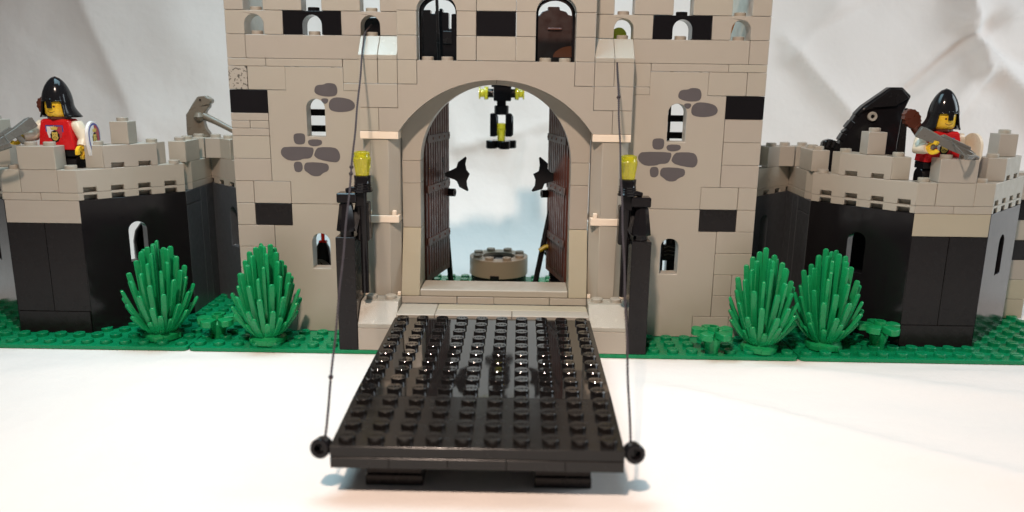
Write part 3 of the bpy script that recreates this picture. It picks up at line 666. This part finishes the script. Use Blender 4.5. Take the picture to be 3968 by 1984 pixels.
# ---------------------------------------------------------------- toy figures
def lion(parent, loc, rot, sc=1.0, split=True):
    """crest decal: shield field, blue border, black mane, gold lion face and crown; built in the local x-z plane, facing -y"""
    def d(name, pts, lay, m): return add(name, prism([(p[0] * sc, p[1] * sc) for p in pts], .006, org=(0, -.006 - .006 * lay, 0)), m, parent, loc, rot, local=True)
    sh = lambda k: [(-.52 * k, .5 * k), (.52 * k, .5 * k), (.52 * k, .1 * k), (.42 * k, -.25 * k), (.2 * k, -.52 * k), (0, -.64 * k), (-.2 * k, -.52 * k), (-.42 * k, -.25 * k), (-.52 * k, .1 * k)]
    return d, sh
def figure(x, y, z, rz, label, mirror=1, legs='black', crest=True, cat='toy knight', armp=None, helmet=True, quiver=True, name='knight_figure'):
    t = thing(name, label, cat, (x, y, z), rot=(0, 0, rz))
    A = lambda nm, me, m, loc=(0, 0, 0), rot=(0, 0, 0), bev=0, par=t: add(nm, me, m, par, loc, rot, bev, local=True)
    for s in (-1, 1):
        pr = [(-.5, 0), (.55, 0), (.55, .3), (.45, .42), (.42, 1.2)] + arc(0, 1.42, .45, 0, 180, 8) + [(-.45, .5)]
        pr = [(-p[0], p[1]) for p in pr]
        A('leg', prism(pr, .92, ((0, 1, 0), (0, 0, 1), (1, 0, 0)), (.05 if s > 0 else -.97, 0, 0)), legs, bev=.03)
    A('hips', box_me(1.96, .9, .36, .03, legs), None, (0, 0, 1.98))
    # torso: tapered box with soft edges
    bm = bmesh.new(); zz = [(0, 1.0, .5), (1.0, .86, .5), (1.5, .77, .47), (1.62, .70, .38)]; rings = []
    for (h, w, d) in zz: rings.append([bm.verts.new((sx * w, sy * d, h)) for sx, sy in ((-1, -1), (1, -1), (1, 1), (-1, 1))])
    for a, b in zip(rings, rings[1:]):
        for k in range(4): bm.faces.new([a[k], a[(k + 1) % 4], b[(k + 1) % 4], b[k]])
    bm.faces.new(rings[0]); bm.faces.new(rings[-1])
    to = A('torso', finish(bm, False), 'red' if crest else 'black', (0, 0, 2.17), bev=.04)
    # head with printed face
    H = 3.83
    A('neck_ring', lathe([(.45, 0), (.5, .02), (.5, .14), (.4, .16)], 24), 'brown' if quiver else 'black', (0, 0, H - .07))
    hd = A('head', lathe([(.38, 0), (.42, .06), (.56, .14), (.62, .26), (.62, .82), (.56, .96), (.42, 1.02), (.3, 1.03), (.3, 1.2), (0, 1.2)], 32, False), 'yellow', (0, 0, H))
    def onhead(nm, a, h, w, ht, m, pts=None, lay=0):
        pts = pts or arc(0, 0, w / 2, 0, 330, 11)
        bm = bmesh.new(); r = .625 + .004 * lay
        vs = [bm.verts.new((r * sin(a + p[0] / .62), -r * cos(a + p[0] / .62), h + p[1] * (ht / w if ht else 1))) for p in pts]
        bm.faces.new(vs); return add(nm, finish(bm, False), m, hd, local=True)
    for s in (-1, 1): onhead('eye', .29 * s, .62, .11, .11, 'brown')
    sm = [(-.2, .05), (-.14, .0), (-.06, -.03), (.06, -.03), (.14, .0), (.2, .05), (.19, .015), (.12, -.045), (.0, -.07), (-.12, -.045), (-.19, .015)]
    onhead('mouth', 0, .36, 1, 1, 'brown', sm)
    if helmet:
        bm = bmesh.new(); na, nv = 72, 20; rows = []
        def sst(q): q = min(1, max(0, q)); return q * q * (3 - 2 * q)
        for j in range(na):
            a = 2 * pi * j / na; aa = abs((a + pi) % (2 * pi) - pi)   # 0 at the face
            side = sst((aa - .78) / .12); zb = .86 * (1 - side) + (.02) * side
            col = []
            for i in range(nv + 1):
                zt_ = 2.12; zc = zb + (zt_ - zb) * (i / nv)
                if zc > .7: r = .735 * (max(0, 1 - ((zc - .7) / 1.42) ** 1.9)) ** .62
                else:
                    back = sst((aa - .9) / 1.4); r = .735 + (.14 + .26 * back) * ((.7 - zc) / .7) ** 1.5
                r *= (1 + .05 * cos(aa) * 0)
                if i == nv: r = 0
                col.append((r * sin(a), -r * cos(a) * (1.0), zc))
            rows.append(col)
        top = bm.verts.new((0, 0, 2.12)); V = [[bm.verts.new(p) for p in c[:-1]] for c in rows]
        for j in range(na):
            k = (j + 1) % na
            for i in range(nv - 1): bm.faces.new([V[j][i], V[k][i], V[k][i + 1], V[j][i + 1]])
            bm.faces.new([V[j][nv - 1], V[k][nv - 1], top])
        hm = A('helmet', finish(bm, ang=60), 'black', (0, .02, H + .03))
        so = hm.modifiers.new('thick', 'SOLIDIFY'); so.thickness = .07; so.offset = -.2
        add('nose_guard', prism([(-.13, .5), (.13, .5), (.15, 1.0), (-.15, 1.0)], .09, org=(0, -.78, 0)), 'black', hm, local=True, bev=.03)
        br_ = [(.74 * sin(q), -.74 * cos(q), .88) for q in [-.85 + 1.7 * k / 14 for k in range(15)]]
        add('brow_rim', tube(br_, .035, 8), 'black', hm, local=True)
    # arms
    sh = {-1: Vector((-.86, 0, 3.45)), 1: Vector((.86, 0, 3.45))}
    armp = armp or {}
    for s in (-1, 1):
        el, ha = armp.get(s, (Vector((1.25 * s, -.05, 2.75)), Vector((1.35 * s, -.45, 2.35))))
        p0 = sh[s]; el = Vector(el); ha = Vector(ha)
        pts = [p0 + Vector((-.12 * s, 0, .02)), p0 + Vector((.12 * s, 0, -.02)), p0.lerp(el, .5) + Vector((.06 * s, 0, .05)), el, el.lerp(ha, .55), ha]
        A('arm', tube(pts, [.22, .34, .33, .31, .29, .27], 16), 'sleeve' if crest else 'black')
        d = (ha - el).normalized(); side = d.cross(Vector((1, 0, 0))).normalized()
        cen = ha + d * .36
        A('wrist', tube([ha - d * .05, ha + d * .16], .15, 12), 'yellow')
        ring = [cen + (-d * cos(q) + side * sin(q)) * .27 for q in [radians(-140 + 280 * k / 14) for k in range(15)]]
        A('hand', tube(ring, .13, 4, flat=(1.0, 1.0)), 'yellow')
    if quiver:
        A('quiver', tube([(.2, .72, 2.6), (-.5, .8, 3.5), (-.95, .85, 4.0)], [.3, .34, .3], 12), 'brown')
        st = [(.52 * cos(q), -.0, .52 * sin(q)) for q in [2 * pi * k / 20 for k in range(20)]]
        fe = [((.40 + .05 * (k % 2)) * cos(2 * pi * k / 26), (.52 + .05 * (k % 2)) * sin(2 * pi * k / 26)) for k in range(26)]
        A('arrow_feathers', prism(fe, .34), 'brown', (-1.22, .7, 4.38), (0, radians(-35), 0), bev=.03)
        A('strap', tube([(-.65, .45, 3.6), (-.5, -.1, 3.86), (0, -.52, 3.84), (.5, -.1, 3.86), (.65, .45, 3.6)], .09, 6), 'brown')
    if crest:
        dd = lambda nm, pts, lay, m: add(nm, prism(pts, .007, org=(0, -.008 * lay, 0)), m, to, (0, -.497, .83), (radians(1.5), 0, 0), local=True)
        crest_build(dd, .98)
    return t
def crest_build(dd, k, round_=False):
    sh = lambda q: [(-.5 * q, .48 * q), (.5 * q, .48 * q), (.5 * q, .05 * q), (.40 * q, -.28 * q), (.2 * q, -.54 * q), (0, -.66 * q), (-.2 * q, -.54 * q), (-.40 * q, -.28 * q), (-.5 * q, .05 * q)]
    lh = lambda q: [(-.5 * q, .48 * q), (0, .48 * q), (0, -.66 * q), (-.2 * q, -.54 * q), (-.40 * q, -.28 * q), (-.5 * q, .05 * q)]
    rh = lambda q: [(-p[0], p[1]) for p in lh(q)]
    if round_:
        sh = lambda q: arc(0, .1 * q, .62 * q, 0, 180, 14) + [(-.60 * q, -.3 * q), (-.42 * q, -.85 * q), (0, -1.35 * q), (.42 * q, -.85 * q), (.60 * q, -.3 * q)]
        lh = lambda q: arc(0, .1 * q, .62 * q, 90, 180, 8) + [(-.60 * q, -.3 * q), (-.42 * q, -.85 * q), (0, -1.35 * q)]
        rh = lambda q: [(-p[0], p[1]) for p in lh(q)]
    dd('crest_border', sh(k), 0, 'blue'); dd('crest_left_half', lh(k * .86), 1, 'white'); dd('crest_right_half', rh(k * .86), 1, 'crest_red')
    e = k
    man = [((.25 + .025 * (i % 2)) * e * cos(2 * pi * i / 20), (.31 + .03 * (i % 2)) * e * sin(2 * pi * i / 20) - .12 * e) for i in range(20)]
    dd('lion_mane', man, 2, 'black_satin')
    fc = [(-.17, .06), (-.13, .14), (-.07, .1), (.07, .1), (.13, .14), (.17, .06), (.15, -.08), (.19, -.2), (.12, -.3), (.04, -.34), (-.04, -.34), (-.12, -.3), (-.19, -.2), (-.15, -.08)]
    dd('lion_face', [(p[0] * e, p[1] * e) for p in fc], 3, 'gold')
    for s in (-1, 1):
        dd('lion_eye', [(s * .04 * e + q[0] * e, -.02 * e + q[1] * e) for q in [(0, -.015), (.05 * s, 0), (.05 * s, .02), (0, .012)]], 4, 'black_satin')
        dd('lion_cheek_line', [(s * .03 * e, -.2 * e), (s * .12 * e, -.17 * e), (s * .12 * e, -.19 * e), (s * .03 * e, -.225 * e)], 4, 'black_satin')
    dd('lion_nose', [(-.035 * e, -.12 * e), (.035 * e, -.12 * e), (0, -.17 * e)], 4, 'black_satin')
    cr = [(-.17, .24), (.17, .24), (.23, .42), (.12, .34), (.1, .45), (.04, .34), (0, .48), (-.04, .34), (-.1, .45), (-.12, .34), (-.23, .42)]
    dd('lion_crown', [(p[0] * e, p[1] * e) for p in cr], 4, 'gold')
ZW = 7.6 * 1.018
figure(-23.45, 1.55, ZW, radians(-4), 'toy knight in red lion tabard on the left tower, crossbow at his side', armp={-1: ((-1.3, -.35, 2.9), (-1.55, -.95, 2.85)), 1: ((1.3, .0, 2.75), (1.3, -.25, 2.35))})
figure(23.65, 1.6, ZW, radians(3), 'toy knight in red tabard on the right tower, crossbow held across his chest', armp={-1: ((-1.3, -.3, 2.85), (-1.1, -.85, 2.95)), 1: ((1.25, .15, 2.75), (1.3, -.1, 2.3))})
def shield(x, y, z, rz, label):
    t = thing('shield', label, 'shield', (x, y, z), 'knight shields', rot=(0, 0, rz))
    k = 1.06
    sh = lambda q: arc(0, .1 * q, .66 * q, 0, 180, 18) + [(-.66 * q, -.3 * q), (-.5 * q, -.85 * q), (0, -1.45 * q), (.5 * q, -.85 * q), (.66 * q, -.3 * q)]
    b = add('body', prism(sh(k), .16, org=(0, 0, 0)), 'white' if x < 0 else 'sleeve', t, local=True, bev=.03)
    crest_build(lambda nm, pts, lay, m: add(nm, prism(pts, .007, org=(0, -.008 * (lay + 1), 0)), m, b, (0, 0, 0), local=True), .98, True)
    add('grip', tube([(0, .16, -.1), (0, .34, -.1)], .1, 8), 'white', t, local=True)
shield(-21.6, 1.45, 10.62, radians(93), 'shield with crowned lion on white and red, held by the left tower knight')
shield(25.4, 1.45, 10.65, radians(100), 'shield seen from its plain cream back, held by the right tower knight')
def crossbow(p0, d, up, label, L=3.3):
    t = thing('crossbow', label, 'crossbow', p0, 'knight crossbows')
    d = Vector(d).normalized(); up = Vector(up); sd = d.cross(up).normalized(); up = sd.cross(d)
    t.rotation_euler = Matrix((d, -sd, up)).transposed().to_euler()
    pr = [(0, -.34), (0, .2), (.25, .26), (1.1, .2), (2.6, .2), (3.0, .16), (3.0, -.14), (1.9, -.2), (1.3, -.2), (.9, -.26)]
    add('stock', prism(pr, .34, org=(0, -.17, 0)), 'dark_grey', t, local=True, bev=.04)
    add('groove_rail', prism([(1.0, .16), (2.75, .16), (2.7, .36), (1.2, .36)], .16, org=(0, -.08, 0)), 'dark_grey', t, local=True, bev=.03)
    bow = [(3.0 - .75 * (abs(q) ** 1.8), 1.35 * q, .05) for q in [-1 + 2 * k / 16 for k in range(17)]]
    add('bow', tube(bow, .11, 8, flat=(1, 1.3)), 'dark_grey', t, local=True)
    add('bow_string', tube([(2.25, -1.33, .05), (1.7, -.1, .2), (1.7, .1, .2), (2.25, 1.33, .05)], .035, 6), 'dark_grey', t, local=True)
    add('nose', tube([(2.9, 0, 0), (3.35, 0, -.02)], .13, 10), 'dark_grey', t, local=True)
    add('grip', tube([(1.15, 0, -.1), (1.05, 0, -.7)], .14, 8), 'dark_grey', t, local=True)
crossbow((-24.5, .9, 11.45), (-.42, -.75, -.50), (-.25, -.45, 1), 'dark grey crossbow held by the left tower knight, cut by the left picture edge')
crossbow((21.95, .55, 11.6), (.90, -.12, -.41), (0, -.25, 1), 'dark grey crossbow held across the chest of the right tower knight')
# guards hidden behind the door leaves, their halberds
figure(-5.1, 8.8, 0, radians(60), 'mostly hidden black-clad toy guard standing behind the left door leaf', crest=False, cat='toy guard', quiver=False, name='guard_figure', armp={-1: ((-.9, -.6, 2.8), (-.6, -1.1, 2.6))})
figure(4.25, 6.4, 0.2, radians(-20), 'mostly hidden toy guard behind the right door leaf, yellow hand on his pole', crest=False, cat='toy guard', quiver=False, name='guard_figure', armp={-1: ((-1.0, -.35, 3.2), (-1.1, -.4, 3.45))})
batL = [(-2.68, 8.69), (-2.43, 8.82), (-2.33, 9.14), (-1.9, 9.47), (-1.82, 9.4), (-1.9, 9.04), (-1.83, 8.69), (-1.64, 8.46), (-1.82, 8.05), (-1.8, 7.77), (-1.71, 7.49), (-1.78, 7.43), (-2.26, 7.68), (-2.4, 8.01), (-2.54, 8.11), (-2.68, 8.15), (-3.1, 8.3), (-3.1, 8.5)]
batR = [(3.07, 8.62), (2.91, 8.83), (2.92, 9.14), (2.47, 9.52), (2.39, 9.46), (2.44, 9.03), (2.39, 8.68), (2.07, 8.51), (2.21, 8.18), (2.18, 7.83), (1.99, 7.54), (2.06, 7.46), (2.62, 7.62), (2.75, 7.94), (3.08, 8.07), (3.5, 8.2), (3.5, 8.5)]
h1 = thing('halberd', 'black halberd with bat-wing blade reaching out from the left door leaf', 'halberd', (-3, 7, 0), 'bat-wing halberds at the doors')
add('blade', prism(batL, .1, org=(0, 5, 0)), 'black', h1, bev=.02).location = -ORG[h1.name]
add('pole', tube([(-3.35, 5.2, 9.4), (-3.2, 6, 6.0), (-2.96, 7.0, 1.5), (-2.93, 7.1, 0.2)], .17, 12), 'black', h1).location = -ORG[h1.name]
h2 = thing('halberd', 'black halberd with bat-wing blade reaching out from the right door leaf, slanting pole below', 'halberd', (3, 6, 0), 'bat-wing halberds at the doors')
add('blade', prism(batR, .1, org=(0, 5, 0)), 'black', h2, bev=.02).location = -ORG[h2.name]
add('pole', tube([(3.7, 5.4, 9.2), (3.18, 6, 6.26), (2.36, 6.0, 1.78), (2.05, 6.0, .1)], .17, 12), 'black', h2).location = -ORG[h2.name]
add('hand_clip', tube([(2.55, 5.75, 3.75), (2.9, 5.8, 4.0), (3.3, 5.9, 4.02)], .14, 8), 'olive_yellow', h2).location = -ORG[h2.name]
# ---------------------------------------------------------------- bird and the black machine
bd = thing('bird_figurine', 'grey-brown hooked-beak bird figurine with one long slanting wing, left of the gatehouse', 'bird figurine', (-18.6, 8, 10.15))
bp_ = [(-18.94, 10.17), (-19.3, 10.25), (-19.27, 11.51), (-19.13, 11.69), (-18.85, 12.12), (-18.5, 12.61), (-18.0, 12.67), (-17.62, 12.44), (-17.67, 12.2), (-17.82, 12.16), (-17.8, 12.01), (-18.07, 11.71), (-18.2, 11.3), (-18.22, 11.0), (-18.12, 10.67), (-17.87, 10.3), (-18.0, 10.18)]
add('body', prism(bp_, .55, org=(0, 7.75, 0)), 'bird_grey', bd, bev=.12).location = -ORG[bd.name]
add('wing', tube([(-18.2, 7.9, 11.45), (-17.4, 7.7, 11.12), (-16.2, 7.5, 10.55), (-15.6, 7.5, 10.3)], [.24, .2, .17, .16], 10), 'bird_grey', bd).location = -ORG[bd.name]
add('wing_shoulder', lathe([(0, -.3), (.2, -.22), (.32, 0), (.2, .22), (0, .3)], 16, False), 'bird_grey', bd, (-18.45, 7.75, 11.4))
add('eye', lathe([(.06, 0), (.06, .03)], 10), 'black', bd, (-18.3, 7.74, 12.42), (pi / 2, 0, 0))
add('perch', lathe([(.5, 0), (.5, .12), (.4, .16)], 16), 'bird_grey', bd, (-18.35, 8, 10.15))
mc = thing('hooked_machine', 'tall black hooked arm with a light grey pin, on the right tower', 'toy machine', (21.5, 5, 7.75))
mp = [(19.73, 7.8), (19.7, 10.65), (20.13, 11.62), (20.53, 12.37), (20.8, 12.68), (22.21, 13.74), (22.92, 13.75), (23.46, 13.27), (23.1, 12.3), (23.0, 10.6), (23.0, 7.8)]
add('arm_body', prism(mp, .55, org=(0, 4.9, 0)), 'black', mc, bev=.05).location = -ORG[mc.name]
add('back_beam', prism([(22.7, 7.8), (22.7, 12.0), (23.0, 12.6), (23.58, 12.58), (23.71, 9.88), (23.9, 7.8)], .7, org=(0, 5.3, 0)), 'black_satin', mc, bev=.04).location = -ORG[mc.name]
add('ridge_plate', prism([(20.5, 12.25), (20.85, 12.62), (22.2, 13.66), (22.85, 13.66), (23.3, 13.2), (22.6, 12.7), (21.4, 12.6)], .16, org=(0, 4.75, 0)), 'black_satin', mc, bev=.04).location = -ORG[mc.name]
add('light_pin', lathe([(.12, -.05), (.12, .1), (.24, .12), (.27, .06), (.27, -.1)], 24, False), 'grey', mc, (21.36, 4.88, 12.1), (pi / 2, 0, 0), label='light grey hollow pin end')
add('pin_hole', lathe([(.13, 0), (.13, .03)], 16), 'black', mc, (21.36, 4.9, 12.1), (pi / 2, 0, 0))
add('small_pin', lathe([(.12, 0), (.12, .06), (.05, .06)], 12), 'black_satin', mc, (20.75, 4.9, 10.95), (pi / 2, 0, 0))
hk = [(19.75, 10.5), (19.55, 10.58), (19.22, 10.8), (18.95, 10.73), (18.75, 10.64), (18.72, 10.29), (19.0, 10.2), (19.1, 8.95), (19.41, 8.8), (19.6, 9.3), (19.75, 9.9)]
for q_, (a, b, c_) in enumerate(((19.85, 10.9, .3), (20.2, 11.6, .32), (20.62, 12.3, .26), (20.0, 11.25, .2))): add('edge_block', box_me(c_, .5, c_ * 1.5, .03, 'black'), None, mc, (a - .02, 5.1, b), (0, radians(28 + 6 * q_), 0))
add('claw', prism(hk, .5, org=(0, 4.9, 0)), 'black', mc, bev=.08).location = -ORG[mc.name]
for a, b in (((18.95, 10.3), (19.1, 10.72)), ((19.25, 10.3), (19.4, 10.7))): add('knuckle', tube([(a[0], 4.85, a[1]), (b[0], 4.85, b[1])], .09, 8), 'black_satin', mc).location = -ORG[mc.name]
add('rear_wall', box_me(5.0, .4, 7.0, .04, 'black'), None, mc, (22.5, 7.6, 11.0 - 6.6))
# ---------------------------------------------------------------- things glimpsed through the openings
bt = thing('black_turret', 'black crenellated turret seen through the left arched window above the gate', 'toy turret', (-3.3, 6, 14.8))
sk = [(-4.6, 14.8), (-4.6, 17.7), (-3.97, 17.71), (-3.97, 17.51), (-3.71, 17.51), (-3.71, 17.66), (-3.46, 17.66), (-3.45, 17.79), (-3.27, 17.79), (-3.28, 17.59), (-2.93, 17.57), (-2.93, 16.69), (-2.78, 16.69), (-2.77, 17.5), (-2.2, 17.53), (-2.2, 14.8)]
add('wall', prism(sk, .8, org=(0, 6, 0)), 'black', bt, bev=.03).location = -ORG[bt.name]
add('flagpole', tube([(0, 0, 0), (-.12, 0, 4.6)], .09, 10), 'black_satin', bt, (-3.4, 5, 14.8))
add('window_slab', box_me(.5, .1, .7, .02, 'black_satin'), None, bt, (-3.0, 5.95, 16.2))
ck = thing('brown_cabinet', 'dark brown round-topped cabinet seen through the right arched window above the gate', 'toy cabinet', (3.2, 5, 14.8))
cb = [(1.9, 14.8), (1.9, 17.39), (2.25, 17.41), (2.4, 17.61), (2.73, 17.71), (2.72, 17.88), (3.38, 17.88), (3.38, 17.71), (3.74, 17.62), (3.87, 17.46), (4.17, 17.39), (4.4, 17.3), (4.4, 14.8)]
add('body', prism(cb, .8, org=(0, 5, 0)), 'cabinet_brown', ck, bev=.04).location = -ORG[ck.name]
add('handle', box_me(.8, .12, .12, .03, 'brown'), None, ck, (3.12, 4.95, 16.68))
add('round_drum', prism([(3.06, 15.15)] + arc(4.15, 15.15, 1.09, 180, 90, 10, .62) + [(4.15, 15.15)], .1, org=(0, 4.88, 0)), 'door_red', ck).location = -ORG[ck.name]
gl = thing('red_topped_cloak', 'black cloak-like cone with clear red top behind the lower left window', 'toy figure', (-10.5, 5, 0))
add('cloak', lathe([(.55, 0), (.42, 1.2), (.24, 1.55)], 12), 'black', gl, (-10.45, 5, 2.7)); add('stand', box_me(.8, .8, 2.7, .03, 'black'), None, gl, (-10.45, 5, 1.35))
add('red_top', box_me(.2, .2, .6, .04, 'clear_red'), None, gl, (-10.42, 5, 4.55)); add('red_collar', box_me(.48, .3, .16, .03, 'clear_red'), None, gl, (-10.42, 5, 4.28))
sd_ = thing('round_shield', 'round grey shield with black lines leaning behind the lower left window', 'shield', (-10.6, 4.2, 2.7))
add('disc', lathe([(0, .1), (.35, .08), (.62, 0), (.62, -.06), (0, -.06)], 28, False), 'dark_grey', sd_, (-10.5, 4.2, 2.75), (radians(75), 0, 0))
for a, b in (((-10.8, 2.95), (-10.5, 3.12)), ((-10.4, 3.22), (-10.15, 2.9)), ((-10.75, 2.7), (-10.45, 2.9))): add('line', tube([(a[0], 4.08, a[1]), (b[0], 4.08, b[1])], .03, 6), 'black', sd_).location = -ORG[sd_.name]
am = thing('armour_stand', 'black column with a dark grey-printed breastplate behind the lower right window', 'armour stand', (10.2, 5, 0))
add('column', lathe([(.3, 0), (.3, 5.2)], 20), 'black', am, (10.4, 5.3, 0)); add('breastplate', prism([(-.55, 0), (.55, 0), (.46, .95), (-.46, .95)], .4), 'black', am, (10.3, 4.7, 3.5), bev=.05)
add('lower_block', box_me(.8, .6, 3.2, .03, 'black'), None, am, (10.5, 5, 1.9))
for k in range(3): add('print_line', tube([(-.35, 0, 0), (-.1, 0, .07), (.3, 0, .0)], .03, 6), 'dark_grey', am, (10.25, 4.68, 3.85 + .22 * k))
oh = thing('orange_plume', 'orange piece glimpsed through the rightmost small arch of the gatehouse', 'plume', (12.4, 3.5, 14.8))
add('feather', prism([(-.15, 0), (.15, 0), (.25, 1.6), (-.05, 1.6)], .15), 'orange', oh, (12.28, 3.6, 15.6), (0, radians(12), 0), bev=.03); add('stem', box_me(.2, .2, .9, .02, 'orange'), None, oh, (12.2, 3.65, 15.2))
oh = thing('orange_plume', 'orange piece glimpsed through the leftmost small arch of the gatehouse', 'plume', (-12.2, 3.5, 14.8))
add('feather', box_me(.12, .15, 1.0, .02, 'orange'), None, oh, (-12.5, 4, 16.2)); add('stem', box_me(.2, .2, .9, .02, 'orange'), None, oh, (-12.5, 4, 15.3))
ol = thing('olive_disc', 'olive round piece glimpsed through the small arch right of the great arch', 'toy piece', (6.4, 3.5, 14.8))
add('disc', lathe([(.42, 0), (.42, .15)], 20), 'olive', ol, (6.55, 3.6, 16.3), (pi / 2, 0, 0)); add('stand', box_me(.3, .3, 1.3, .02, 'dark_grey'), None, ol, (6.4, 3.9, 15.45)); add('blade', prism([(-.2, 0), (.1, 0), (-.1, 1.0)], .1), 'white', ol, (6.2, 3.3, 15.9), bev=.02)
bb = thing('black_backing', 'black panel seen through the small arch left of the great arch', 'toy panel', (-6.5, 3, 14.8))
add('panel', box_me(1.6, .2, 2.3, .03, 'black'), None, bb, (-6.75, 3.2, 15.9)); add('foot', box_me(1.6, .6, .2, .03, 'black'), None, bb, (-6.75, 3.2, 14.7))
